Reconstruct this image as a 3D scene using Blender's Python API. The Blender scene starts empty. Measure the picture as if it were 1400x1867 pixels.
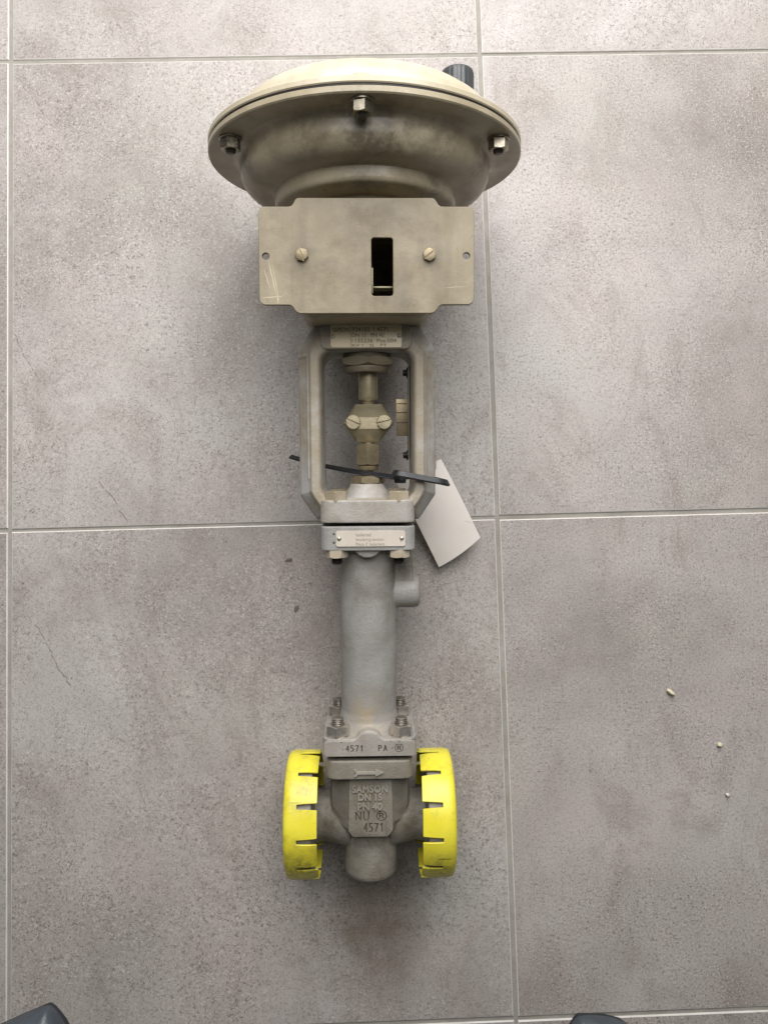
import bpy, bmesh, math, random
from mathutils import Vector, Matrix
random.seed(7)
S = bpy.context.scene
COL = S.collection
MM = 0.001

# ------------------------------------------------------------------ camera
cam = bpy.data.cameras.new("camera")
cam_o = bpy.data.objects.new("camera", cam)
COL.objects.link(cam_o)
Rc = Matrix(((0.9994074322, 0.0271300209, -0.0211836347),
             (-0.0284213986, 0.9975930154, -0.0632487136),
             (0.0194167071, 0.0638133030, 0.9977729470)))
cam_o.matrix_world = Matrix.Translation((0.32957309, -0.48734303, 0.71411406)) @ Rc.to_4x4()
cam.sensor_fit = 'VERTICAL'
cam.sensor_height = 36
cam.lens = 36 * 1402 / 1867
cam.clip_start = 0.01
cam.clip_end = 50
S.camera = cam_o

# ------------------------------------------------------------------ world and light
w = bpy.data.worlds.new("World")
S.world = w
w.use_nodes = True
bg = w.node_tree.nodes["Background"]
bg.inputs[0].default_value = (0.93, 0.97, 1.0, 1)
bg.inputs[1].default_value = 0.075

def area(name, loc, target, sx, sy, power, col):
    l = bpy.data.lights.new(name, 'AREA')
    l.shape = 'RECTANGLE'; l.size = sx; l.size_y = sy
    l.energy = power; l.color = col
    o = bpy.data.objects.new(name, l)
    COL.objects.link(o)
    o.location = loc
    d = Vector(target) - Vector(loc)
    o.rotation_euler = d.to_track_quat('-Z', 'Y').to_euler()
    return o
area("window_light", (0.42, 1.05, 1.05), (0.36, 0.0, 0.0), 1.4, 0.8, 27, (1.0, 0.985, 0.98))
area("overhead_fill", (0.40, 0.32, 1.15), (0.38, 0.22, 0.0), 1.2, 1.25, 24, (1.0, 0.985, 0.98))  # added fill panel for soft light from above, no real lamp
S.view_settings.view_transform = 'Standard'
S.view_settings.look = 'None'
S.view_settings.exposure = 0
S.view_settings.gamma = 1

# ------------------------------------------------------------------ materials
def srgb(r, g, b):
    f = lambda c: (c/255/12.92) if c/255 <= 0.04045 else ((c/255+0.055)/1.055)**2.4
    return (f(r), f(g), f(b), 1)

class NT:
    def __init__(s, name):
        s.m = bpy.data.materials.new(name); s.m.use_nodes = True
        s.t = s.m.node_tree; s.n = s.t.nodes
        s.b = s.n["Principled BSDF"]
        s.co = s.n.new("ShaderNodeTexCoord").outputs["Object"]
    def link(s, a, b): s.t.links.new(a, b)
    def noise(s, scale, detail=4, rough=0.55, vec=None, dist=0.0):
        n = s.n.new("ShaderNodeTexNoise")
        n.inputs["Scale"].default_value = scale; n.inputs["Detail"].default_value = detail
        n.inputs["Roughness"].default_value = rough; n.inputs["Distortion"].default_value = dist
        s.link(vec if vec is not None else s.co, n.inputs["Vector"])
        return n.outputs["Fac"]
    def ramp(s, fac, stops):
        r = s.n.new("ShaderNodeValToRGB")
        e = r.color_ramp.elements
        while len(e) < len(stops): e.new(0.5)
        for el, (p, c) in zip(e, stops):
            el.position = p
            el.color = c if hasattr(c, '__len__') else (c, c, c, 1)
        s.link(fac, r.inputs[0])
        return r.outputs[0]
    def mix(s, a, b, fac, mode='MIX'):
        x = s.n.new("ShaderNodeMix"); x.data_type = 'RGBA'; x.blend_type = mode
        for sock, v in ((x.inputs[0], fac), (x.inputs[6], a), (x.inputs[7], b)):
            if hasattr(v, 'is_output'): s.link(v, sock)
            else: sock.default_value = v
        return x.outputs[2]
    def math(s, op, a, b=None):
        x = s.n.new("ShaderNodeMath"); x.operation = op
        for i, v in enumerate((a, b)):
            if v is None: continue
            if hasattr(v, 'is_output'): s.link(v, x.inputs[i])
            else: x.inputs[i].default_value = v
        return x.outputs[0]
    def mapping(s, scale=(1, 1, 1), rot=(0, 0, 0), loc=(0, 0, 0), vec=None):
        m = s.n.new("ShaderNodeMapping")
        m.inputs["Scale"].default_value = scale; m.inputs["Rotation"].default_value = rot
        m.inputs["Location"].default_value = loc
        s.link(vec if vec is not None else s.co, m.inputs["Vector"])
        return m.outputs[0]
    def blob(s, center, radius):
        """soft round patch about a point of the object, 1 in the middle, 0 outside"""
        v = s.n.new("ShaderNodeVectorMath"); v.operation = 'DISTANCE'
        s.link(s.co, v.inputs[0]); v.inputs[1].default_value = center
        r = s.n.new("ShaderNodeMapRange"); r.interpolation_type = 'SMOOTHSTEP'
        r.inputs[1].default_value = 0; r.inputs[2].default_value = radius
        r.inputs[3].default_value = 1; r.inputs[4].default_value = 0
        s.link(v.outputs["Value"], r.inputs[0])
        return r.outputs[0]
    def bump(s, h, strength, dist=0.001):
        b = s.n.new("ShaderNodeBump")
        b.inputs["Strength"].default_value = strength; b.inputs["Distance"].default_value = dist
        s.link(h, b.inputs["Height"]); s.link(b.outputs[0], s.b.inputs["Normal"])
    def done(s, col, rough=0.5, metal=0.0, spec=0.5):
        for k, v in (("Base Color", col), ("Roughness", rough), ("Metallic", metal), ("Specular IOR Level", spec)):
            if hasattr(v, 'is_output'): s.link(v, s.b.inputs[k])
            else: s.b.inputs[k].default_value = v
        return s.m

def simple(name, col, rough=0.5, metal=0.0, var=0.15, scale=120):
    t = NT(name)
    f = t.noise(scale, 4)
    a = tuple(c*(1-var) for c in col[:3]) + (1,); b = tuple(min(1, c*(1+var)) for c in col[:3]) + (1,)
    c = t.ramp(f, [(0.3, a), (0.7, b)])
    r = t.ramp(t.noise(scale*2.3, 3), [(0.3, max(0.02, rough-0.08)), (0.7, min(1, rough+0.1))])
    return t.done(c, r, metal)

def painted(name, base, dirt, light, rough, grain=0.25, dirt_lo=0.5, dirt_hi=0.72, patches=(), streak=0.0):
    """old enamel over a casting: cloudy dirt, pale rubbed spots, specks, grain"""
    t = NT(name)
    c = t.mix(base, light, t.ramp(t.noise(38, 6, 0.62), [(0.42, 0.0), (0.72, 0.8)]))
    c = t.mix(c, dirt, t.ramp(t.noise(24, 7, 0.68, t.mapping(loc=(3.1, 1.7, 0.4)), 0.4), [(dirt_lo, 0.0), (dirt_hi, 0.75)]))
    c = t.mix(c, tuple(x*0.5 for x in dirt[:3]) + (1,), t.ramp(t.noise(420, 3, 0.6), [(0.66, 0.0), (0.74, 0.5)]))
    c = t.mix(c, light, t.ramp(t.noise(300, 3, 0.7, t.mapping(loc=(9, 2, 5))), [(0.66, 0.0), (0.76, 0.5)]))
    if streak:
        c = t.mix(c, dirt, t.math('MULTIPLY', t.ramp(t.noise(60, 5, 0.6, t.mapping((1, 0.12, 1), (0, 0, 0.9))), [(0.52, 0.0), (0.72, 1.0)]), streak))
    for cen, rad, colr, k in patches:
        f = t.math('MULTIPLY', t.blob(tuple(x*MM for x in cen), rad*MM),
                   t.ramp(t.noise(60, 9, 0.74, t.mapping(loc=(cen[0]*.01, 4, cen[2]*.02))), [(0.40, 0.0), (0.58, k)]))
        c = t.mix(c, colr, f)
    t.bump(t.math('ADD', t.noise(900, 3, 0.6), t.math('MULTIPLY', t.noise(430, 4, 0.65), 1.5)), grain, 0.0006)
    r = t.ramp(t.noise(55, 5), [(0.3, max(0.05, rough-0.1)), (0.7, min(1, rough+0.12))])
    return t.done(c, r)

BEIGE = srgb(172, 158, 128)
BEIGE_D = srgb(112, 98, 74)
BEIGE_L = srgb(205, 192, 160)
GRIME = srgb(70, 61, 46)
GREY = srgb(168, 166, 162)
TAN = srgb(148, 134, 112)
M_casing = painted("beige_enamel_casing", srgb(160, 149, 125), srgb(114, 102, 80), srgb(182, 170, 144), 0.36, 0.10, 0.52, 0.8,
    patches=[((0, 516, 102), 46, GRIME, 0.75), ((22, 514, 99), 34, GRIME, 0.8), ((-42, 517, 90), 34, GRIME, 0.5), ((58, 517, 82), 36, GRIME, 0.5),
             ((-92, 516, 42), 26, GRIME, 0.9), ((92, 516, 44), 26, GRIME, 0.9), ((34, 509, 90), 12, srgb(200, 188, 158), 0.9), ((44, 517, 92), 10, srgb(205, 195, 165), 0.9),
             ((0, 493, 62), 30, GRIME, 0.6), ((48, 493, 46), 26, GRIME, 0.7)])
M_cover = painted("cream_enamel_cover", srgb(188, 177, 152), srgb(150, 136, 106), srgb(208, 200, 180), 0.34, 0.08, 0.6, 0.85)
M_plate = painted("beige_enamel_plate", srgb(136, 125, 102), srgb(92, 81, 62), srgb(154, 143, 119), 0.5, 0.14, 0.5, 0.78, streak=0.35,
    patches=[((-45, 440, 74), 16, GRIME, 0.5), ((45, 440, 74), 14, GRIME, 0.4), ((0, 474, 74), 40, srgb(110, 98, 76), 0.7), ((30, 404, 74), 22, GRIME, 0.4)])
M_housing = painted("beige_enamel_housing", srgb(144, 132, 107), srgb(96, 85, 66), srgb(166, 154, 128), 0.45, 0.12)
M_yoke = painted("grey_cast_yoke", srgb(172, 170, 164), srgb(144, 130, 106), srgb(194, 193, 189), 0.6, 0.42, 0.44, 0.62,
    patches=[((-40, 340, 30), 60, TAN, 0.85), ((39, 330, 30), 60, TAN, 0.8), ((-36, 386, 26), 20, srgb(96, 88, 72), 0.8), ((36, 386, 26), 20, srgb(96, 88, 72), 0.7), ((40, 280, 20), 24, srgb(120, 104, 80), 0.7)])
def rib_dirt(m, col):
    """tan dirt rubbed into the raised front ribs of the yoke legs"""
    t = NT.__new__(NT); t.m = m; t.t = m.node_tree; t.n = t.t.nodes; t.b = t.n["Principled BSDF"]
    t.co = t.n.new("ShaderNodeTexCoord").outputs["Object"]
    sx = t.n.new("ShaderNodeSeparateXYZ"); t.link(t.co, sx.inputs[0])
    ax = t.math('ABSOLUTE', sx.outputs[0])
    def mr(v, a, b):
        r = t.n.new("ShaderNodeMapRange"); r.inputs[1].default_value = a; r.inputs[2].default_value = b
        t.link(v, r.inputs[0]); return r.outputs[0]
    f = t.math('MULTIPLY', mr(ax, 0.0465, 0.0435), mr(sx.outputs[2], 0.020, 0.026))
    f = t.math('MULTIPLY', f, t.ramp(t.noise(70, 6, 0.7), [(0.30, 0.15), (0.62, 0.9)]))
    old = t.b.inputs["Base Color"].links[0].from_socket
    t.link(t.mix(old, col, f), t.b.inputs["Base Color"])
rib_dirt(M_yoke, srgb(154, 142, 120))
M_cast = painted("grey_cast_steel", srgb(142, 139, 134), srgb(108, 100, 87), srgb(164, 162, 158), 0.42, 0.34, 0.5, 0.74,
    patches=[((0, 90, 24), 34, srgb(168, 150, 116), 0.6), ((0, 212, 22), 26, srgb(120, 110, 94), 0.6), ((30, 210, 10), 24, srgb(92, 82, 64), 0.8)])
M_body = painted("grey_cast_body", srgb(130, 124, 112), srgb(80, 70, 54), srgb(154, 149, 138), 0.52, 0.45, 0.5, 0.72,
    patches=[((0, 30, 29), 26, srgb(112, 100, 74), 0.8), ((-40, 0, 10), 30, srgb(72, 62, 46), 0.8), ((40, 0, 10), 30, srgb(72, 62, 46), 0.8)])
M_packed = simple("packed_dirt", srgb(92, 84, 70), 0.9)
M_lit_relief = painted("lit_cast_relief", srgb(152, 146, 134), srgb(112, 102, 86), srgb(170, 165, 154), 0.45, 0.2, 0.5, 0.75)  # paler than the body: light on raised letters and arrow put into colour
M_flange = painted("pale_grey_flange", srgb(158, 152, 143), srgb(122, 109, 89), srgb(182, 180, 176), 0.44, 0.36, 0.5, 0.75)
M_machined = painted("machined_grey_steel", srgb(154, 148, 139), srgb(118, 108, 92), srgb(178, 173, 165), 0.45, 0.3, 0.52, 0.75, streak=0.2)
M_brass = painted("dull_yellow_passivated_steel", srgb(158, 147, 118), srgb(104, 93, 70), srgb(190, 180, 152), 0.34, 0.12, 0.5, 0.78)
M_brass.node_tree.nodes["Principled BSDF"].inputs["Metallic"].default_value = 0.55
M_bronze = painted("brown_tarnished_steel", srgb(134, 121, 95), srgb(84, 73, 54), srgb(168, 155, 126), 0.36, 0.14, 0.46, 0.72)
M_bronze.node_tree.nodes["Principled BSDF"].inputs["Metallic"].default_value = 0.5
M_darknut = painted("dark_lock_nut", srgb(112, 104, 86), srgb(70, 60, 44), srgb(140, 128, 104), 0.4, 0.1, 0.5, 0.75)
M_hexnut = painted("dusty_hex_nut", srgb(164, 152, 130), srgb(120, 106, 82), srgb(190, 180, 160), 0.4, 0.15)
M_steel = simple("bright_stainless_steel", srgb(205, 198, 186), 0.34, 0.85, 0.14, 160)
M_zinc = simple("dull_zinc_steel", srgb(150, 143, 128), 0.30, 0.9, 0.25, 220)
M_dullthread = simple("dull_steel_thread", srgb(128, 122, 112), 0.42, 0.7)
M_darksteel = simple("dark_oiled_steel", srgb(84, 80, 72), 0.35, 0.8)
M_blackthread = simple("black_oiled_thread", (0.012, 0.011, 0.010, 1), 0.45, 0.2)
M_sawdark = simple("dark_saw_cut", srgb(74, 66, 30), 0.8)
M_sawpale = simple("grey_scuff", srgb(150, 142, 76), 0.8)
M_gasket = simple("black_rubber_gasket", (0.014, 0.011, 0.012, 1), 0.55)
M_black = simple("black_nylon", (0.010, 0.011, 0.013, 1), 0.38, 0, 0.2, 300)
M_knob = simple("slate_plastic", srgb(64, 66, 68), 0.42, 0, 0.15, 90)
M_olive = simple("olive_brass_strip", srgb(128, 122, 96), 0.35, 0.3)
M_print = simple("grey_brown_print", srgb(92, 78, 54), 0.6, 0, 0.45, 500)
M_print2 = simple("grey_print", srgb(128, 120, 108), 0.6, 0, 0.25, 500)
M_nameplate = painted("tan_metal_plate", srgb(214, 197, 158), srgb(180, 160, 120), srgb(226, 212, 176), 0.32, 0.06, 0.52, 0.8)
M_label = painted("pale_metal_label", srgb(196, 186, 172), srgb(172, 158, 138), srgb(208, 200, 188), 0.34, 0.06, 0.55, 0.85)
M_ruststain = simple("dark_rust", srgb(74, 62, 46), 0.8)
M_scratch = simple("bare_scratched_metal", srgb(184, 172, 144), 0.5)
M_crumb = simple("cream_crumb", srgb(206, 198, 168), 0.7)
M_crumbw = simple("white_crumb", srgb(212, 206, 198), 0.7)
M_flake = simple("brown_dirt", srgb(112, 100, 90), 0.9)
M_vein = simple("tile_vein_print", srgb(132, 121, 113), 0.7, 0, 0.3, 300)

def mat_yellow():
    t = NT("yellow_polyethylene")
    c = t.mix(srgb(230, 219, 70), srgb(222, 208, 44), t.ramp(t.noise(45, 4), [(0.35, 0.0), (0.7, 1.0)]))
    sm = t.ramp(t.noise(32, 7, 0.75, t.mapping((1, 1, 1), (0, 0, 0), (5.2, 1, 2))), [(0.52, 0.0), (0.68, 0.45)])
    c = t.mix(c, srgb(110, 104, 70), sm)
    for cen, rad, k in (((-54, -26, 44), 28, 1.0), ((56, -27, 43), 24, 0.95), ((-55, 30, 41), 22, 0.6), ((54, 34, 38), 12, 0.3), ((-60, -14, 50), 14, 0.35)):
        f = t.math('MULTIPLY', t.blob(tuple(x*MM for x in cen), rad*MM),
                   t.ramp(t.noise(140, 7, 0.8, t.mapping(loc=(cen[0], 1, 1)), 0.5), [(0.40, 0.0), (0.66, k)]))
        c = t.mix(c, srgb(88, 78, 50), f)
    # fine scuffs running round the rim
    sc = t.ramp(t.noise(260, 3, 0.6, t.mapping((0.16, 1, 1), (0, 0, 0.3))), [(0.70, 0.0), (0.76, 0.35)])
    c = t.mix(c, srgb(120, 112, 50), sc)
    t.bump(t.noise(240, 4), 0.12, 0.0006)
    m = t.done(c, 0.36)
    t.b.inputs["Subsurface Weight"].default_value = 0.04
    t.b.inputs["Subsurface Radius"].default_value = (0.004, 0.003, 0.0006)
    return m
M_yellow = mat_yellow()

def mat_tile():
    t = NT("cement_look_porcelain")
    oi = t.n.new("ShaderNodeObjectInfo")
    off = t.math('MULTIPLY', oi.outputs["Random"], 43.0)
    add = t.n.new("ShaderNodeVectorMath"); add.operation = 'ADD'
    t.link(t.co, add.inputs[0]); t.link(off, add.inputs[1])
    v = add.outputs[0]
    n1 = t.noise(3.2, 8, 0.62, v, 0.35)
    c = t.ramp(n1, [(0.32, srgb(134, 127, 121)), (0.45, srgb(156, 149, 144)), (0.57, srgb(170, 164, 159)), (0.70, srgb(184, 179, 175))])
    # greenish and rosy clouds
    c = t.mix(c, srgb(170, 169, 160), t.ramp(t.noise(6.5, 6, 0.6, t.mapping(loc=(7, 3, 1), vec=v)), [(0.48, 0.0), (0.70, 0.55)]))
    c = t.mix(c, srgb(178, 166, 160), t.ramp(t.noise(8.0, 5, 0.6, t.mapping(loc=(1, 8, 2), vec=v)), [(0.50, 0.0), (0.72, 0.55)]))
    # trowelled smears
    c = t.mix(c, srgb(134, 124, 116), t.ramp(t.noise(17, 9, 0.72, t.mapping((1, 0.55, 1), (0, 0, 0.5), vec=v), 0.8), [(0.50, 0.0), (0.66, 0.55)]))
    # grain: fine dark pits and pale grits
    g1 = t.noise(400, 3, 0.78, v)
    g2 = t.noise(760, 2, 0.6, v)
    g3 = t.noise(560, 2, 0.6, t.mapping(loc=(3, 9, 6), vec=v))
    thick = t.ramp(t.noise(10, 5, 0.65, t.mapping(loc=(6, 2, 9), vec=v)), [(0.35, 0.35), (0.62, 1.15)])
    c = t.mix(c, srgb(92, 82, 76), t.math('MULTIPLY', t.ramp(g1, [(0.52, 0.0), (0.66, 0.72)]), thick))
    c = t.mix(c, srgb(214, 207, 201), t.math('MULTIPLY', t.ramp(g3, [(0.54, 0.0), (0.70, 0.45)]), thick))
    c = t.mix(c, srgb(84, 74, 68), t.ramp(g2, [(0.55, 0.0), (0.70, 0.55)]))
    c = t.mix(c, srgb(74, 64, 58), t.ramp(t.noise(150, 4, 0.75, t.mapping(loc=(4, 4, 4), vec=v)), [(0.64, 0.0), (0.72, 0.65)]))
    # painted brown shadow below the valve, ragged edge, placed by floor position
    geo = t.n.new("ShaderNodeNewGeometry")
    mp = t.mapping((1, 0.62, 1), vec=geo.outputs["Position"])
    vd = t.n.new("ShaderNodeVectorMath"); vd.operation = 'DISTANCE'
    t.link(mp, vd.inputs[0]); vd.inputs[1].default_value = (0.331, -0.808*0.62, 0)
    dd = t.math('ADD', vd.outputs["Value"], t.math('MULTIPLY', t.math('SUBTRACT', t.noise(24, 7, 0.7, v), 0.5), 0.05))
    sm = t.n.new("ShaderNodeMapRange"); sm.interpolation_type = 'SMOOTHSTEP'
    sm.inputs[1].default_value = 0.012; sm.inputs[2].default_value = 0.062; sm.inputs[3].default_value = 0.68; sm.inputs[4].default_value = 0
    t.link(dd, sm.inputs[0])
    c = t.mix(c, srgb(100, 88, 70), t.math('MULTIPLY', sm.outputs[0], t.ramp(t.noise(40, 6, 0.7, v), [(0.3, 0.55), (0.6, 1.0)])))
    t.bump(t.math('ADD', g1, t.math('MULTIPLY', t.noise(90, 5, 0.6, v), 1.3)), 0.22, 0.0005)
    r = t.ramp(t.noise(12, 5, 0.6, v), [(0.3, 0.44), (0.7, 0.60)])
    return t.done(c, r, 0, 0.4)
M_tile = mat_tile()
M_tile_edge = simple("pale_tile_edge", srgb(204, 200, 194), 0.3, 0, 0.10, 60)
def mat_grout():
    t = NT("grey_cement_grout")
    c = t.ramp(t.noise(22, 6, 0.7), [(0.3, srgb(132, 127, 118)), (0.7, srgb(160, 156, 148))])
    c = t.mix(c, srgb(108, 100, 90), t.ramp(t.noise(700, 3), [(0.55, 0.0), (0.7, 0.5)]))
    t.bump(t.noise(800, 3), 0.4, 0.0005)
    return t.done(c, 0.85)
M_grout = mat_grout()
def mat_tag():
    t = NT("ivory_card")
    c = t.ramp(t.noise(20, 4), [(0.3, srgb(228, 220, 210)), (0.7, srgb(238, 231, 222))])
    c = t.mix(c, srgb(128, 118, 108), t.ramp(t.noise(34, 9, 0.8, t.mapping((1, 2.2, 1), (0, 0, 0.6)), 0.9), [(0.60, 0.0), (0.72, 0.5)]))
    return t.done(c, 0.42)
M_tag = mat_tag()
def mat_shoe():
    t = NT("slate_blue_leather")
    c = t.ramp(t.noise(30, 5), [(0.3, srgb(58, 65, 71)), (0.7, srgb(78, 85, 91))])
    t.bump(t.math('ADD', t.noise(700, 3), t.noise(60, 4)), 0.2, 0.001)
    return t.done(c, 0.38)
M_shoe = mat_shoe()
M_sole = simple("dark_rubber_sole", srgb(44, 46, 50), 0.7)

# ------------------------------------------------------------------ mesh helpers (all in millimetres)
def loft(bm, rings, cap0=True, cap1=True, closed=True, mi=0):
    vs = [[bm.verts.new(p) for p in r] for r in rings]
    n = len(vs[0])
    fs = []
    for a, b in zip(vs, vs[1:]):
        for i in range(n if closed else n-1):
            j = (i+1) % n
            fs.append(bm.faces.new((a[i], a[j], b[j], b[i])))
    if cap0: fs.append(bm.faces.new(list(reversed(vs[0]))))
    if cap1: fs.append(bm.faces.new(vs[-1]))
    for f in fs: f.material_index = mi
    return vs

def frame(axis):
    a = Vector(axis).normalized()
    ref = Vector((0, 0, 1)) if abs(a.z) < 0.9 else Vector((1, 0, 0))
    u = ref.cross(a).normalized(); v = a.cross(u)
    return a, u, v

def lathe(bm, prof, origin=(0, 0, 0), axis=(0, 1, 0), segs=48, cap0=True, cap1=True, wob=None):
    """prof: list of (radius, distance along the axis)"""
    a, u, v = frame(axis); o = Vector(origin)
    rings = []
    for r, d in prof:
        r = max(r, 0.02)
        rings.append([o + a*d + (u*math.cos(2*math.pi*i/segs) + v*math.sin(2*math.pi*i/segs))*(r*(wob(i/segs) if wob else 1)) for i in range(segs)])
    loft(bm, rings, cap0, cap1)

def hexnut(bm, origin, axis, af, h, hole=0.0, rot=0.0, segs=48, both=False):
    a, u, v = frame(axis); o = Vector(origin)
    def ring(fr, fd):
        out = []
        for i in range(segs):
            th = 2*math.pi*i/segs
            m = (th % (math.pi/3)) - math.pi/6
            rh = af/2/math.cos(m)
            out.append(o + a*fd(rh) + (u*math.cos(th+rot) + v*math.sin(th+rot))*fr(rh))
        return out
    ch = lambda rh: (rh - af/2*0.97)*0.58
    rings = [ring(lambda r: af/2*0.95, lambda r: 0),
             ring(lambda r: r, lambda r: ch(r) if both else 0.25),
             ring(lambda r: r, lambda r: h - ch(r)),
             ring(lambda r: af/2*0.95, lambda r: h)]
    if hole:
        rings += [ring(lambda r: hole, lambda r: h - 0.05), ring(lambda r: hole*0.93, lambda r: h-1.5)]
    loft(bm, rings)

def stud(bm, origin, axis, r, h, segs=28, pitch=1.5):
    prof = [(r*0.86, -2)]
    d = 0.0
    while d < h-1.4:
        prof += [(r*0.84, d), (r, d+pitch*0.5)]
        d += pitch
    prof += [(r*0.9, h-0.9), (r*0.72, h-0.2), (r*0.4, h)]
    lathe(bm, prof, origin, axis, segs)

def rrect(x0, x1, y0, y1, r, n=6, z=None):
    pts = []
    for cx, cy, a0 in ((x1-r, y1-r, 0), (x0+r, y1-r, 90), (x0+r, y0+r, 180), (x1-r, y0+r, 270)):
        for i in range(n+1):
            a = math.radians(a0 + 90*i/n)
            pts.append((cx+r*math.cos(a), cy+r*math.sin(a)))
    return pts if z is None else [(x, y, z) for x, y in pts]

def box(bm, x0, x1, y0, y1, z0, z1, bev=0.0, seg=2):
    t = bmesh.new()
    bmesh.ops.create_cube(t, size=1)
    for v in t.verts:
        v.co = Vector(((x0+x1)/2+v.co.x*(x1-x0), (y0+y1)/2+v.co.y*(y1-y0), (z0+z1)/2+v.co.z*(z1-z0)))
    if bev: bmesh.ops.bevel(t, geom=list(t.edges), offset=bev, segments=seg, profile=0.6, affect='EDGES')
    merge(bm, t)

def prism(bm, poly, z0, z1, bev=0.0, seg=2):
    t = bmesh.new()
    loft(t, [[(x, y, z0) for x, y in poly], [(x, y, z1) for x, y in poly]])
    if bev:
        es = [e for e in t.edges if all(abs(v.co.z-z1) < 1e-6 for v in e.verts)]
        bmesh.ops.bevel(t, geom=es, offset=bev, segments=seg, profile=0.6, affect='EDGES')
    merge(bm, t)

def merge(bm, t, mat=None):
    me = bpy.data.meshes.new("tmp")
    if mat is not None: t.transform(mat)
    t.to_mesh(me); t.free()
    bm.from_mesh(me); bpy.data.meshes.remove(me)

def tomesh(name, bm, smooth=35):
    bmesh.ops.recalc_face_normals(bm, faces=list(bm.faces))
    me = bpy.data.meshes.new(name)
    bm.transform(Matrix.Scale(MM, 4))
    bm.to_mesh(me); bm.free()
    finish(me, smooth)
    return me

def finish(me, smooth):
    if smooth:
        me.polygons.foreach_set("use_smooth", [True]*len(me.polygons))
        me.set_sharp_from_angle(angle=math.radians(smooth))
    me.update()

def evaluated(me, mods):
    """apply modifiers (given as (type, {settings})) and return the resulting mesh"""
    o = bpy.data.objects.new("tmp", me); COL.objects.link(o)
    for k, kw in mods:
        m = o.modifiers.new(k, k)
        for a, b in kw.items(): setattr(m, a, b)
    dg = bpy.context.evaluated_depsgraph_get()
    r = bpy.data.meshes.new_from_object(o.evaluated_get(dg))
    bpy.data.objects.remove(o)
    return r

def cast(name, bm, voxel=0.7, it=8, lump=0.0):
    """weld overlapping solids into one casting with rounded fillets"""
    me = tomesh(name, bm, 0)
    r = evaluated(me, [('REMESH', dict(mode='VOXEL', voxel_size=voxel*MM)),
                       ('SMOOTH', dict(factor=0.5, iterations=it))])
    r.name = name
    finish(r, 0)
    r.polygons.foreach_set("use_smooth", [True]*len(r.polygons))
    return r

def obj(name, me, mat, parent=None, label=None):
    if isinstance(me, bmesh.types.BMesh): me = tomesh(name, me)
    me.name = name
    o = bpy.data.objects.new(name, me)
    COL.objects.link(o)
    idx = [p.material_index for p in me.polygons] if isinstance(mat, (list, tuple)) else None
    me.materials.clear()
    for m in (mat if isinstance(mat, (list, tuple)) else [mat]): me.materials.append(m)
    if idx: me.polygons.foreach_set("material_index", idx)
    if parent is not None: o.parent = parent
    if label: o["label"] = label
    return o

def tag(o, label, cat, group=None, kind=None):
    if label: o["label"] = label
    if cat: o["category"] = cat
    if group: o["group"] = group
    if kind: o["kind"] = kind
    return o

def text_bm(s, x0, x1, y0, y1, z0, z1, sp=1.0, bold=0.0):
    """lettering as a solid that fills the box x0..x1, y0..y1, z0..z1"""
    c = bpy.data.curves.new("lettering", 'FONT')
    c.body = s; c.size = 1; c.extrude = 0.5; c.resolution_u = 3; c.space_character = sp; c.offset = bold
    o = bpy.data.objects.new("tmp", c); COL.objects.link(o)
    dg = bpy.context.evaluated_depsgraph_get()
    me = bpy.data.meshes.new_from_object(o.evaluated_get(dg))
    bpy.data.objects.remove(o)
    bm = bmesh.new(); bm.from_mesh(me); bpy.data.meshes.remove(me)
    bmesh.ops.remove_doubles(bm, verts=list(bm.verts), dist=1e-5)
    xs = [v.co.x for v in bm.verts]; ys = [v.co.y for v in bm.verts]; zs = [v.co.z for v in bm.verts]
    a, b = (min(xs), min(ys), min(zs)), (max(xs), max(ys), max(zs))
    for v in bm.verts:
        v.co.x = x0 + (v.co.x-a[0])/(b[0]-a[0])*(x1-x0)
        v.co.y = y0 + (v.co.y-a[1])/(b[1]-a[1])*(y1-y0)
        v.co.z = z0 + (v.co.z-a[2])/(b[2]-a[2])*(z1-z0)
    return bm

def texts(lines):
    bm = bmesh.new()
    for l in lines: merge(bm, text_bm(*l))
    return bm

def ring_bm(bm, cx, cy, r0, r1, z0, z1, segs=28):
    c = lambda r, z: [(cx+r*math.cos(2*math.pi*i/segs), cy+r*math.sin(2*math.pi*i/segs), z) for i in range(segs)]
    vs = loft(bm, [c(r0, z0), c(r1, z0), c(r1, z1), c(r0, z1)], False, False)
    for i in range(segs):
        j = (i+1) % segs
        bm.faces.new((vs[3][i], vs[3][j], vs[0][j], vs[0][i]))

def cut(me, cutter_bm):
    cm = tomesh("cutter", cutter_bm, 0)
    co = bpy.data.objects.new("cutter", cm); COL.objects.link(co)
    r = evaluated(me, [('BOOLEAN', dict(operation='DIFFERENCE', object=co, solver='EXACT', use_self=True))])
    bpy.data.objects.remove(co)
    finish(r, 30)
    return r

def grime(me, ztop):
    # old dirt packed on the floor of the stamped characters
    for p in me.polygons:
        if p.normal.z > 0.9 and (ztop-1.6)*MM < p.center.z < (ztop-0.3)*MM: p.material_index = 1
    return me

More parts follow.
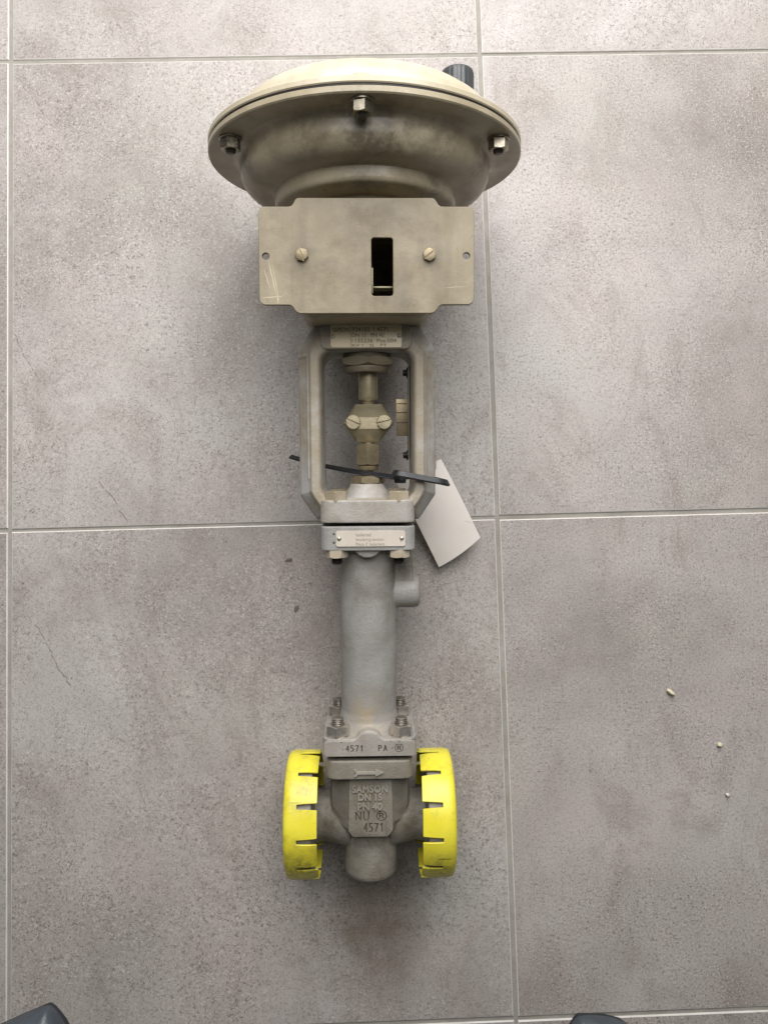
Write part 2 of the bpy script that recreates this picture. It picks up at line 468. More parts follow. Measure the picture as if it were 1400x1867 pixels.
STROKES = {'4': [(.45, 0, .45, 1), (.45, 1, 0, .3), (0, .3, .62, .3)],
 '5': [(.55, 1, .08, 1), (.08, 1, .05, .55), (.05, .55, .38, .6), (.38, .6, .58, .34), (.58, .34, .42, .04), (.42, .04, 0, .03)],
 '7': [(0, 1, .6, 1), (.6, 1, .2, 0)], '1': [(.38, 0, .38, 1), (.38, 1, .14, .78)],
 'N': [(0, 0, 0, 1), (0, 1, .6, 0), (.6, 0, .6, 1)], 'U': [(0, 1, 0, .25), (0, .25, .16, .02), (.16, .02, .44, .02), (.44, .02, .6, .25), (.6, .25, .6, 1)],
 'P': [(0, 0, 0, 1), (0, 1, .4, 1), (.4, 1, .56, .76), (.56, .76, .4, .5), (.4, .5, 0, .5)], 'A': [(0, 0, .3, 1), (.3, 1, .6, 0), (.12, .34, .48, .34)],
 'R': [(0, 0, 0, 1), (0, 1, .4, 1), (.4, 1, .56, .76), (.56, .76, .4, .5), (.4, .5, 0, .5), (.3, .5, .6, 0)]}
def stamp(me, words, ztop, wd):
    """punch characters into a flat face: every stroke of every character is one small cutter"""
    o = bpy.data.objects.new("tmp", me); COL.objects.link(o)
    cutters = []
    def add(pts, depth):
        bm = bmesh.new()
        loft(bm, [[(x, y, z) for x, y in pts] for z in (ztop-depth, ztop+1)])
        bmesh.ops.recalc_face_normals(bm, faces=list(bm.faces))
        c = bpy.data.objects.new("cutter", tomesh("cutter", bm, 0)); COL.objects.link(c); cutters.append(c)
        m = o.modifiers.new("cut", 'BOOLEAN'); m.operation = 'DIFFERENCE'; m.object = c; m.solver = 'EXACT'
    k = 0
    for word, x0, x1, y0, y1 in words:
        n = len(word); step = (x1-x0)/(n-1+0.62) if n > 1 else 0; cw = (x1-x0) if n == 1 else step
        sx = cw/0.62*(0.62 if n > 1 else 1)
        for i, ch in enumerate(word):
            for (a, b, c, d) in STROKES[ch]:
                k += 1
                p = Vector((x0+i*step+a*sx, y0+b*(y1-y0))); q = Vector((x0+i*step+c*sx, y0+d*(y1-y0)))
                t = (q-p).normalized(); s = Vector((-t.y, t.x))*wd/2; e = t*wd*0.35
                add([p-e-s, q+e-s, q+e+s, p-e+s], 0.85+0.021*(k % 13))
    bpy.context.view_layer.update()
    r = bpy.data.meshes.new_from_object(o.evaluated_get(bpy.context.evaluated_depsgraph_get()))
    for c in cutters+[o]: bpy.data.objects.remove(c)
    finish(r, 25)
    return r

def ribbon(bm, path, normals, width, thick, sub=8):
    """flat band swept along a smooth path (Catmull-Rom), its broad face looking along the normals"""
    P = [Vector(p) for p in path]; N = [Vector(n).normalized() for n in normals]
    pts, nrm = [], []
    for i in range(len(P)-1):
        p0, p1, p2, p3 = P[max(i-1, 0)], P[i], P[i+1], P[min(i+2, len(P)-1)]
        for k in range(sub):
            t = k/sub
            pts.append(0.5*((2*p1)+(p2-p0)*t+(2*p0-5*p1+4*p2-p3)*t*t+(3*p1-p0-3*p2+p3)*t**3))
            nrm.append((N[i]*(1-t)+N[i+1]*t).normalized())
    pts.append(P[-1]); nrm.append(N[-1])
    rings = []
    for i, p in enumerate(pts):
        d = (pts[min(i+1, len(pts)-1)]-pts[max(i-1, 0)]).normalized()
        n = (nrm[i]-d*nrm[i].dot(d)).normalized(); s = d.cross(n)
        h, t, c = width/2, thick/2, min(width, thick)*0.22
        prof = [(-h, -t+c), (-h, t-c), (-h+c, t), (h-c, t), (h, t-c), (h, -t+c), (h-c, -t), (-h+c, -t)]
        rings.append([p+s*a+n*b for a, b in prof])
    loft(bm, rings)

def slotted_head(bm_cut, c, axis_z_top, length, width, ang, depth):
    t = bmesh.new()
    box(t, -length/2, length/2, -width/2, width/2, -depth, depth)
    merge(bm_cut, t, Matrix.Translation((c[0], c[1], axis_z_top)) @ Matrix.Rotation(ang, 4, 'Z'))

# ------------------------------------------------------------------ setting: tiled floor
bm = bmesh.new()
box(bm, -1000, 1700, -1900, 1000, -12, -1.5)
floor = obj("floor", bm, M_grout)
tag(floor, "floor of square grey cement look tiles with pale grey joints", None, None, "structure")
T, J = 450.0, 3.6
def tile_mesh():
    bm = bmesh.new()
    h = (T-J)/2
    def sq(k, z): return [(-k, -k, z), (k, -k, z), (k, k, z), (-k, k, z)]
    vs = loft(bm, [sq(h, -10), sq(h, -1.0), sq(h-0.35, -0.35), sq(h-1.0, 0)])
    for f in bm.faces:
        if f.calc_center_median().z < -0.05 and f.normal.z < 0.99: f.material_index = 1
    top = max(bm.faces, key=lambda f: f.calc_center_median().z); top.material_index = 0
    return tomesh("tile", bm, 0)
tm = tile_mesh()
first = None
tiles = {}
for j in range(-4, 2):
    for i in range(-2, 3):
        if first is None:
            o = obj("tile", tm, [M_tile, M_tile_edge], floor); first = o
        else:
            o = first.copy(); COL.objects.link(o); o.parent = floor
        o.location = ((i+0.5)*T*MM, (j+0.5)*T*MM, random.uniform(-0.0004, 0.0002))
        o.location.x += random.uniform(-0.0004, 0.0004); o.location.y += random.uniform(-0.0004, 0.0004)
        o.rotation_euler = (0, 0, random.uniform(-0.0009, 0.0009))
        tiles[(i, j)] = o
def vein(tile, pts, wd):
    """hairline vein printed in the glaze, a thin raised trace"""
    bm = bmesh.new()
    P = []
    for (x0, y0), (x1, y1) in zip(pts, pts[1:]):
        n = max(3, int(math.hypot(x1-x0, y1-y0)/2.5))
        for k in range(n):
            t = k/n
            P.append(Vector((x0+(x1-x0)*t+random.uniform(-0.8, 0.8), y0+(y1-y0)*t+random.uniform(-0.8, 0.8), 0.3)))
    lx, ly = tile.location.x/MM, tile.location.y/MM
    for a, b in zip(P, P[1:]):
        if random.random() < 0.22: continue
        d = (b-a).normalized(); s = Vector((-d.y, d.x, 0))*wd*random.uniform(0.3, 1)*0.5
        o = Vector((lx, ly, 0))
        vs = [bm.verts.new(p-o) for p in (a-s, b-s*0.8, b+s*0.8, a+s)]
        vs2 = [bm.verts.new(v.co+Vector((0, 0, 0.12))) for v in vs]
        bm.faces.new(vs2)
        for i in range(4): bm.faces.new((vs[i], vs[(i+1) % 4], vs2[(i+1) % 4], vs2[i]))
    obj("vein", bm, M_vein, tile)
vein(tiles[(0, -1)], [(82, -406), (97, -424), (99, -431), (110, -446)], 0.9)
vein(tiles[(0, -2)], [(24, -536), (38, -562), (43, -575), (57, -594)], 1.0)
vein(tiles[(0, -1)], [(5, -266), (13, -287), (28, -309)], 0.8)

# ------------------------------------------------------------------ the control valve
U = Vector((0.0196, 0.9909, 0.1334)).normalized()
Xl = U.cross(Vector((0, 0, 1))).normalized(); Zl = Xl.cross(U)
Bw = Vector((324.668, -698.009, 51.2))*MM
valve = bpy.data.objects.new("control_valve", None)
COL.objects.link(valve)
valve.empty_display_size = 0.05
valve.matrix_world = Matrix.Translation(Bw) @ Matrix((Xl, U, Zl)).transposed().to_4x4()
tag(valve, "dirty beige and grey pneumatic control valve lying on the tiled floor with yellow end caps", "control valve")
def V(name, me, mat, parent=None, label=None):
    return obj(name, me, mat, parent or valve, label)

# --- actuator: lower casing (dish + flange), gasket, upper cover
R = 121.6
bm = bmesh.new()
lathe(bm, [(10, 492.6), (40, 492.6), (66, 492.6), (69, 493.0), (70.6, 494.4), (71.2, 496.5), (71.4, 500.5), (71.9, 503.2), (74.4, 504.2), (80, 504.4), (85.5, 505.2), (89.6, 506.6), (93.2, 509), (95.8, 512.2), (97.2, 516), (97.7, 520), (97.6, 524), (98.2, 526), (100.3, 528.6), (104, 529.7), (R-1.0, 529.9), (R, 530.8), (R, 534.0), (R-0.6, 534.6), (60, 534.6)], segs=160)
V("lower_casing", bm, M_casing)
bm = bmesh.new()
lathe(bm, [(60, 534.5), (R-1.3, 534.5), (R-1.0, 535.2), (R-1.3, 536.5), (60, 536.5)], segs=160)
V("gasket", bm, M_gasket)
bm = bmesh.new()
lathe(bm, [(60, 536.4), (R-0.8, 536.4), (R, 537.1), (R, 540.2), (R-0.7, 541), (107, 541.2), (105.4, 543), (104.2, 548), (101.6, 555), (97.4, 561), (90, 566.6), (79, 571.4), (65, 576), (50, 579.4), (34, 581.8), (16, 583), (0, 583.4)], segs=160)
V("upper_cover", bm, M_cover)
# six clamping bolts round the flange
for k in range(6):
    a = math.radians(90+60*k) if k else math.radians(90)
    a += math.radians({1: 2.5, 5: -2.5, 2: 7, 4: -7}.get(k, 0))
    cx, cz = 110*math.cos(a)-(1.5 if k == 0 else 0), 110*math.sin(a)
    bm = bmesh.new()
    lathe(bm, [(8.2, 0), (8.2, 1.3), (7.6, 1.6), (4, 1.6)], (cx, 529.9, cz), (0, -1, 0), 32)
    hexnut(bm, (cx, 528.3, cz), (0, -1, 0), 13, 7.2, 4.2, rot=0.30+0.37*k, both=False)
    n = V("flange_nut", bm, M_zinc)
    bm = bmesh.new(); stud(bm, (cx, 523, cz), (0, -1, 0), 4, 4.5, pitch=1.25)
    V("bolt_tip", bm, M_darksteel, n)
    bm = bmesh.new()
    lathe(bm, [(8.5, 0), (8.5, 2.2), (7.6, 3.2), (0, 3.4)], (cx, 541, cz), (0, 1, 0), 32)
    V("bolt_head", bm, M_cover, n)
# ribbed plug on the far side of the cover
bm = bmesh.new()
wob = lambda f: 1 + 0.035*abs(math.sin(f*math.pi*18))
lathe(bm, [(13, 0), (13, 40.2), (12.3, 42.6), (10.8, 43.8), (7, 44.2), (0, 44.3)], (75.6, 568, -20), (0, 1, 0), 108, wob=wob)
V("vent_plug", bm, M_knob)

# --- actuator housing with a deep pocket behind the cover plate
bm = bmesh.new()
out = lambda z, k=0: rrect(-50+k, 50-k, 399.5+k, 479-k, 13-k*0.4, 8, z)
inn = lambda z: rrect(-38, 38, 408, 470, 6, 8, z)
loft(bm, [out(-62, 6), out(-56), out(60), out(66, 1.2), out(68.5, 3.5), inn(68.5), inn(-50)])
lathe(bm, [(44, 476), (44, 493.5)], segs=64)
V("actuator_housing", bm, M_housing)

# --- cover plate, window, holes
def plate_curve(name, outline, holes, z, t, bev):
    c = bpy.data.curves.new(name, 'CURVE'); c.dimensions = '2D'; c.fill_mode = 'BOTH'
    c.extrude = (t/2-bev)*MM; c.bevel_depth = bev*MM; c.bevel_resolution = 2; c.offset = -bev*MM
    for pl in [outline]+holes:
        s = c.splines.new('POLY'); s.points.add(len(pl)-1); s.use_cyclic_u = True
        for p, (x, y) in zip(s.points, pl): p.co = (x*MM, y*MM, 0, 1)
    o = bpy.data.objects.new("tmp", c); COL.objects.link(o)
    dg = bpy.context.evaluated_depsgraph_get()
    me = bpy.data.meshes.new_from_object(o.evaluated_get(dg)); bpy.data.objects.remove(o)
    me.transform(Matrix.Translation((0, 0, z*MM)))
    finish(me, 35)
    return me
def fillet(poly, rads, n=5):
    out = []
    N = len(poly)
    for i in range(N):
        p = Vector(poly[i]).to_2d(); a = Vector(poly[i-1]).to_2d(); b = Vector(poly[(i+1) % N]).to_2d()
        r = rads[i] if hasattr(rads, '__len__') else rads
        if r <= 0: out.append(tuple(p)); continue
        d1 = (a-p).normalized(); d2 = (b-p).normalized()
        ang = d1.angle(d2); tl = r/math.tan(ang/2)
        cen = p+(d1+d2).normalized()*(r/math.sin(ang/2))
        s, e = p+d1*tl, p+d2*tl
        a0 = math.atan2(s.y-cen.y, s.x-cen.x); a1 = math.atan2(e.y-cen.y, e.x-cen.x)
        da = (a1-a0+math.pi) % (2*math.pi)-math.pi
        for k in range(n+1):
            an = a0+da*k/n
            out.append((cen.x+r*math.cos(an), cen.y+r*math.sin(an)))
    return out
circ = lambda cx, cy, r, n=20: [(cx+r*math.cos(2*math.pi*i/n), cy+r*math.sin(2*math.pi*i/n)) for i in range(n)]
PO = [(-75.6, 474.5), (-52, 474.5), (-48.6, 480.5), (48.6, 480.5), (52.5, 474.5), (77, 474.5), (77, 406.2), (53, 406.2), (48.5, 400.2), (-48.8, 400.2), (-53, 406.2), (-75.6, 406.2)]
outline = fillet(PO, [4.5, 4, 3.5, 3.5, 4, 4.5, 4.5, 4, 5, 5, 4, 4.5])
win = rrect(4.0, 19.3, 412.4, 453, 2, 5)
me = plate_curve("cover_plate", outline, [win, circ(-70.6, 440, 2.5), circ(71.5, 440.2, 2.5)], 70.4, 3.6, 0.5)
cover = V("cover_plate", me, M_plate)
for (cx, cy, a, rot) in ((-45.1, 440.6, -1.25, 0.3), (45.0, 440.6, 0.7, 0.05)):
    bm = bmesh.new()
    hexnut(bm, (cx, cy, 72.2), (0, 0, 1), 8.2, 3.4, rot=rot)
    c = bmesh.new(); slotted_head(c, (cx, cy), 75.9, 12, 1.1, a, 1.6)
    V("slotted_screw", cut(tomesh("slotted_screw", bm, 30), c), M_bronze, cover)
# scratches through the paint
for (x0, y0, x1, y1, wd) in ((-69, 437, -63, 412, 0.7), (-66, 434, -61, 408, 0.5), (-74, 411, -58, 412.5, 0.6), (-72, 432, -68, 418, 0.4), (55, 418, 73, 419, 0.35), (-63, 414, -62, 407, 0.8)):
    bm = bmesh.new()
    d = Vector((x1-x0, y1-y0, 0)); s = Vector((-d.y, d.x, 0)).normalized()*wd/2
    n = 6; pr = None
    for k in range(n+1):
        p = Vector((x0, y0, 72.23))+d*k/n+Vector((random.uniform(-.25, .25), random.uniform(-.25, .25), 0))
        q = [bm.verts.new(p-s*math.sin(math.pi*(k+.3)/(n+.6))), bm.verts.new(p+s*math.sin(math.pi*(k+.3)/(n+.6)))]
        if pr: bm.faces.new((pr[0], q[0], q[1], pr[1]))
        pr = q
    V("scratch", bm, M_scratch, cover)
# travel pointer behind the window
bm = bmesh.new(); box(bm, 3.6, 5.2, 416.5, 434.5, 40, 62, 0.2)
ptr = V("travel_pointer", bm, M_olive)
bm = bmesh.new(); box(bm, 5.2, 21, 420.2, 421.3, 50, 62, 0.1)
V("pointer_wire", bm, M_olive, ptr)

# --- yoke
def yoke_mesh():
    bm = bmesh.new()
    st = []   # stations (inner, outer, kind): 0 = leg, 1 = cross bar
    def arc(cx, cy, r, a0, a1, n):
        return [(cx+r*math.cos(math.radians(a0+(a1-a0)*k/n)), cy+r*math.sin(math.radians(a0+(a1-a0)*k/n))) for k in range(n+1)]
    il, ir, ib, it, r = -35, 35.5, 266, 380.5, 9
    ol, orr = -54, 54.6
    # left leg upward
    for y in (275, 300, 330, 360, 371): st.append(((il, y), (ol, min(y, 372) if y > 275 else 270), 0))
    ins = arc(il+r, it-r, r, 180, 90, 6); outs = [(ol, 378), (-53.8, 383), (-50, 389), (-46, 394.5), (-42, 399), (-36, 400), (-30, 400)]
    for k in range(7): st.append((ins[k], outs[k], k/6))
    for x in (-15, 0, 15): st.append(((x, it), (x, 400), 1))
    ins = arc(ir-r, it-r, r, 90, 0, 6); outs = [(30, 400), (36.6, 400), (42.6, 399), (46.6, 394.5), (50.6, 389), (54.4, 383), (orr, 378)]
    for k in range(7): st.append((ins[k], outs[k], 1-k/6))
    for y in (371, 360, 330, 300, 275): st.append(((ir, y), (orr, min(y, 372) if y > 275 else 270), 0))
    ins = arc(ir-r, ib+r, r, 0, -90, 6); outs = [(orr, 268), (52, 264), (48, 258), (44, 252), (41, 248), (36, 248), (30, 248)]
    for k in range(7): st.append((ins[k], outs[k], 0))
    for x in (15, 0, -15): st.append(((x, ib), (x, 248), 0))
    ins = arc(il+r, ib+r, r, 270, 180, 6); outs = [(-30, 248), (-36, 248), (-40.5, 248), (-43.5, 252), (-47.5, 258), (-51.5, 264), (ol, 268)]
    for k in range(7): st.append((ins[k], outs[k], 0))
    leg = [(0, -26), (0, 22), (0.07, 26.5), (0.16, 28), (0.44, 28), (0.53, 25), (0.60, 22.5), (0.92, 14), (1, 10), (1, -18), (0.85, -26)]
    bar = [(0, -26), (0, 22), (0.07, 25), (0.16, 26), (0.44, 26), (0.53, 26), (0.60, 26), (0.92, 26), (1, 25), (1, -22), (0.85, -26)]
    rings = []
    for (ix, iy), (ox, oy), k in st:
        rings.append([(ix+(ox-ix)*(a[0]*(1-k)+b[0]*k), iy+(oy-iy)*(a[0]*(1-k)+b[0]*k), a[1]*(1-k)+b[1]*k) for a, b in zip(leg, bar)])
    n = len(rings); vs = [[bm.verts.new(p) for p in r_] for r_ in rings]; m = len(leg)
    for i in range(n):
        for j in range(m):
            a, b = vs[i], vs[(i+1) % n]
            bm.faces.new((a[j], a[(j+1) % m], b[(j+1) % m], b[j]))
    # seat of the name plate
    prism(bm, rrect(-35, 34.5, 381.6, 400, 4, 4), 10, 28.2)
    # raised rim round the recessed panel on the outer slope of each leg
    for sx in (-1, 1):
        for (ya, yb) in ((281, 377),):
            box(bm, *sorted((sx*44.5, sx*46.6)), ya, yb, 20, 24.6)
            loft(bm, [[(sx*x, y, z) for x, z in ((45.5, 18), (45.5, 25.6), (54.4, 12.4), (54.4, 2))] for y in (376, 378)])
    # locating lugs on the right leg
    for yc in (371, 300):
        box(bm, 53, 55.6, yc-12, yc-3, 2, 9)
    return cast("yoke", bm, 0.6, 3)
yoke = V("yoke", yoke_mesh(), M_yoke)

# name plate
me = plate_curve("nameplate", rrect(-27.5, 27.2, 382.3, 400.2, 2, 5), [], 28.9, 0.8, 0.12)
npl = V("nameplate", me, M_nameplate)
zt, ze = 29.30, 29.36
L1 = [("SAMSON", -25.8, -13.4, 394.1, 397.3, zt, ze),
      ("324102 1.4571", -11.0, 16.5, 394.4, 397.5, zt, ze),
      ("DN 15   PN 40", -11.0, 13.5, 390.2, 393.1, zt, ze),
      ("1135236  Pos.004", -11.0, 23.0, 386.0, 388.9, zt, ze),
      ("KV 1   SL   PT", -11.0, 15.6, 382.9, 385.0, zt, ze)]
V("lettering", tomesh("lettering", texts(L1), 0), M_print, npl)
bm = bmesh.new(); box(bm, -12.2, -11.9, 382.8, 399.6, zt-0.2, ze)
V("divider_line", bm, M_print, npl)
def rivet(cx, cy, z, r, parent):
    bm = bmesh.new()
    lathe(bm, [(r, -0.6), (r, 0.15), (r*0.9, 0.6), (r*0.6, 1.05), (r*0.25, 1.22), (0, 1.25)], (cx, cy, z), (0, 0, 1), 24)
    V("rivet", bm, M_steel, parent)
rivet(-25.6, 390.7, 29.2, 1.7, npl); rivet(25.3, 391.2, 29.2, 1.7, npl)

# --- stem train inside the yoke
bm = bmesh.new()
lathe(bm, [(19.5, 0), (19.5, 1.2), (18.8, 2.2), (16, 2.2)], (0.2, 380.2, 0), (0, -1, 0), 64)
hexnut(bm, (0.2, 378.2, 0), (0, -1, 0), 39.5, 8.0, 0, rot=math.radians(27), segs=72, both=True)
lathe(bm, [(18.6, 0), (18.6, 2.4), (17.6, 4.6), (8, 4.8)], (0.2, 370.2, 0), (0, -1, 0), 64)
V("lock_nut", bm, M_darknut)
bm = bmesh.new()
lathe(bm, [(7.8, 380), (7.8, 346.5), (7.2, 344.2), (4.6, 342.8), (4.4, 342.5), (4.4, 280)], (1.0, 0, 0), (0, 1, 0), 48)
V("actuator_stem", bm, M_brass)
# clamp: two bevelled halves, slotted screws
bm = bmesh.new()
def clamp_ring(k, z):
    P = [(-9.4, 340.6), (12.0, 340.6), (21.3, 326), (21.3, 324.6), (10.2, 310), (-8.4, 310), (-19.3, 324.6), (-19.3, 326)]
    cx, cy = 1.0, 325.3
    return [(cx+(x-cx)*k, cy+(y-cy)*k, z) for x, y in P]
def clamp_front(z, ys, xs):
    P = [(-9.4*xs+0.2, 340.6), (12.0*xs, 340.6), (21.3*xs, 326), (21.3*xs, 324.6), (10.2*xs, 310), (-8.4*xs, 310), (-19.3*xs, 324.6), (-19.3*xs, 326)]
    return [(x, 325.3+(y-325.3)*ys, z) for x, y in P]
loft(bm, [clamp_ring(0.94, -12), clamp_ring(1, -10.5), clamp_ring(1, 4.5), clamp_front(8.0, 0.74, 0.985), clamp_front(11.0, 0.36, 0.95), clamp_front(11.8, 0.30, 0.90)])
bmesh.ops.bevel(bm, geom=[e for e in bm.edges if len(e.link_faces) == 2 and e.calc_face_angle(0) > 0.2], offset=0.9, segments=2, affect='EDGES')
cl = V("stem_clamp", bm, M_brass)
for cx, a in ((-11.0, -0.42), (13.6, 0.25)):
    bm = bmesh.new()
    lathe(bm, [(5.7, 0), (5.9, 0.5), (5.9, 2.6), (5.4, 3.3), (0, 3.4)], (cx, 326.0, 11.2), (0, 0, 1), 36)
    c = bmesh.new(); slotted_head(c, (cx, 326.0), 14.7, 16, 1.6, a, 1.9)
    V("slotted_screw", cut(tomesh("slotted_screw", bm, 30), c), M_brass, cl)
bm = bmesh.new()
hexnut(bm, (0.9, 291.6, 0), (0, 1, 0), 17.6, 17.0, 0, rot=math.radians(24), both=True)
lathe(bm, [(8.2, 0), (8.6, 0.6), (8.6, 3.4), (7.4, 4.0), (7.0, 4.4)], (0.9, 287.4, 0), (0, 1, 0), 40)
V("coupling_nut", bm, M_bronze)
bm = bmesh.new()
hexnut(bm, (0.5, 276.4, 0), (0, 1, 0), 24.4, 6.6, 5.2, rot=math.radians(8), both=True, segs=60)
V("gland_nut", bm, M_bronze)
# travel scale on the inner face of the right leg
bm = bmesh.new(); box(bm, 33.6, 34.9, 297, 372.5, -16, -4, 0.3)
sc = V("travel_scale", bm, M_darknut)
bm = bmesh.new(); box(bm, 24.0, 34.2, 315.4, 345.7, -11.2, -9.6, 0.3)
V("scale_tab", bm, M_bronze, sc)
bm = bmesh.new()
for yy in (341.5, 334.2, 326.0): box(bm, 24.3, 33.4, yy, yy+0.7, -9.8, -9.52)
V("scale_mark", bm, M_ruststain, sc)
for yy in (367.0, 299.5):
    bm = bmesh.new()
    lathe(bm, [(4.2, 0), (4.2, 1.2), (2.6, 1.6), (2.6, 3.8), (2.0, 4.2)], (33.8, yy, -10), (-1, 0, 0), 24)
    V("scale_screw", bm, M_blackthread, sc)

# --- bonnet flange (top), insulating section, lower flange
bm = bmesh.new()
prism(bm, rrect(-1, 1, -1, 1, .3, 3), 0, 1); bm.clear()
def block(bm, x0, x1, y0, y1, z0, z1, r):
    """square flange with rounded corners, axis along y"""
    pts = rrect(x0, x1, z0, z1, r, 5)
    loft(bm, [[(x, y, z) for x, z in pts] for y in (y0, y1)])
block(bm, -37.2, 36.8, 247, 264.8, -35, 33.4, 9)
lathe(bm, [(23, 263), (19, 266), (17.6, 270), (15, 274), (14, 276.6)], (0.2, 0, 0), (0, 1, 0), 48)
V("bonnet_flange", cast("bonnet_flange", bm, 0.7, 7), M_flange)
for cx, cz in ((-24.6, 25.2), (24.4, 25.2), (-24.6, -25), (24.4, -25)):
    bm = bmesh.new()
    hexnut(bm, (cx, 263.4, cz), (0, 1, 0), 15.4, 8.2, 0, rot=math.radians(28), both=False)
    h = V("hex_bolt", bm, M_hexnut)
    bm = bmesh.new()
    hexnut(bm, (cx, 225.6, cz), (0, -1, 0), 15.4, 6.4, 5, rot=math.radians(4 if cx < 0 else 20))
    V("bolt_nut", bm, M_hexnut, h)
    bm = bmesh.new(); stud(bm, (cx, 219.4, cz), (0, -1, 0), 4.6, 5.6)
    V("bolt_end", bm, M_blackthread, h)
bm = bmesh.new()
lathe(bm, [(24, 244.2), (24, 247.4)], (0, 0, 0), (0, 1, 0), 40)
V("flange_gasket", bm, M_gasket)
bm = bmesh.new()
block(bm, -36.9, 37.0, 225.2, 244.3, -35, 33, 8)
lathe(bm, [(24.6, 226), (23.0, 215), (22.9, 150), (22.8, 90), (24, 84), (28, 77), (28, 68)], (-0.2, 0, 0), (0, 1, 0), 72)
block(bm, -37.0, 37.4, 61.6, 75.6, -37, 35.3, 9)
# lobes in the middle of each flange edge
for (ya, yb, s) in ((75, 82, 1), (226, 217.5, -1)):
    pts = [(-14, 0), (-10, 1.2), (-7, 4.6), (-3.5, 6.4), (0, 6.9), (3.5, 6.4), (7, 4.6), (10, 1.2), (14, 0), (14, -5), (-14, -5)]
    loft(bm, [[(x-0.3, ya+s*y, z) for x, y in pts] for z in (8, 33.5 if s > 0 else 30.5)])
# side boss with its web
lathe(bm, [(13.4, 0), (13.4, 38), (12.6, 41), (10.5, 42.4), (4, 42.6)], (0, 187, -3), (1, 0, 0), 56)
loft(bm, [[(x, y, z) for x, y in ((15, 185), (36.5, 188), (36.8, 200), (36.8, 230), (15, 230))] for z in (-12, 7)])
V("insulating_section", cast("insulating_section", bm, 0.7, 7), M_cast)
# machined front of the lower flange with stamped characters
bm = bmesh.new()
fr = [(-34.5, 62.8), (34.8, 62.8), (36.0, 64.6), (36.0, 72.4), (33.5, 74.4), (12, 74.6), (8.6, 76.4), (5.6, 79.6), (2.2, 80.9), (-2.6, 80.9), (-6.0, 79.6), (-9.0, 76.4), (-12.4, 74.6), (-33.5, 74.4), (-35.6, 72.4), (-35.6, 64.6)]
prism(bm, fr, 30, 37.1, 0.5)
c = bmesh.new()
ring_bm(c, 23.4, 68.95, 2.75, 3.35, 36.3, 38)
for x, y in ((-21.0, 68.2), (18.2, 69.0), (17.0, 74.0), (23.6, 74.0), (-22, 73.9)):
    lathe(c, [(0.55, 0), (0.55, 2)], (x, y, 36.5), (0, 0, 1), 10)
box(c, 20.2, 26.2, 71.7, 72.2, 36.6, 38)
try:
    mface = cut(tomesh("stamped_face", bm, 25), c)
except Exception as e:
    print("cut failed", e)
mface = stamp(mface, [("4571", -18.4, -5.0, 66.6, 71.2), ("PA", 7.3, 13.8, 66.7, 71.2), ("R", 22.3, 24.7, 67.4, 70.4)], 37.1, 0.85)
V("stamped_face", grime(mface, 37.1), [M_machined, M_packed])
# label plate of the insulating section
me = plate_curve("label_plate", rrect(-24.7, 29.1, 228.7, 241.0, 1.6, 5), [], 33.6, 0.9, 0.12)
lp = V("label_plate", me, M_label)
zt, ze = 34.05, 34.11
V("lettering", tomesh("lettering", texts([("Isolierteil", -9.3, 2.4, 236.6, 239.2, zt, ze), ("Insulating section", -9.3, 12.2, 232.5, 235.4, zt, ze), ("Pièce d' isolement", -9.3, 13.0, 229.3, 232.0, zt, ze)]), 0), M_print2, lp)
rivet(-22.4, 235.0, 33.9, 1.8, lp); rivet(26.4, 235.0, 33.9, 1.8, lp)
for yy in (238.6, 231.8):
    bm = bmesh.new(); lathe(bm, [(0.9, 0), (0.6, 0.5)], (-26.4, yy, 32.9), (0, 0, 1), 12)
    V("punch_mark", bm, M_ruststain)
# studs and nuts on the lower flange
for cx, cz in ((-25.2, 25), (25.6, 25), (-26, -25), (26.4, -25)):
    bm = bmesh.new()
    lathe(bm, [(9.4, 0), (9.4, 0.5), (8.6, 0.7)], (cx, 75.6, cz), (0, 1, 0), 40)
    hexnut(bm, (cx, 76.2, cz), (0, 1, 0), 16.4, 8.4, 5.4, rot=math.radians(24 if cx < 0 else 20), both=True)
    n = V("stud_nut", bm, M_steel)
    bm = bmesh.new(); stud(bm, (cx, 84.0, cz), (0, 1, 0), 4.9, 6.5)
    V("stud_end", bm, M_dullthread, n)

# --- valve body
bm = bmesh.new()
lathe(bm, [(30, 56), (30, 64)], (0, 0, 0), (0, 1, 0), 48)
V("body_gasket", bm, M_gasket)
bm = bmesh.new()
block(bm, -34.2, 34.4, 43.2, 58.4, -34, 36.0, 7)
PZ = 29.0
def oct_ring(y, kx, kz, fx=17.5):
    P = [(-fx, PZ-2.6), (fx+0.8, PZ-2.6), (31*kx, 16*kz), (33*kx, 4*kz), (33*kx, -12*kz), (24*kx, -28*kz), (-24*kx, -28*kz), (-33*kx, -12*kz), (-33*kx, 4*kz), (-31*kx, 16*kz)]
    return [(x, y, z) for x, z in P]
loft(bm, [oct_ring(46, 1, 1), oct_ring(13, 1, 1), oct_ring(3, 0.95, 0.97), oct_ring(-4, 0.8, 0.9, 16.5), oct_ring(-7.4, 0.66, 0.8, 14.5)])
lathe(bm, [(27, 10), (23.5, -8), (22.2, -20), (21.8, -46.5), (20.9, -49.6), (18.4, -51.4), (10, -52), (0, -52)], (0.4, 0, 0), (0, 1, 0), 56)
for s in (-1, 1):
    lathe(bm, [(25, 16), (22.5, 28), (20, 38), (22, 47)], (0, -3.5, -3), (s, 0, 0), 56)
    lathe(bm, [(46.5, 46), (47.5, 47), (47.5, 62), (46.5, 63)], (0, 0, 0), (s, 0, 0), 72)
body = V("valve_body", cast("valve_body", bm, 0.75, 8), M_body)
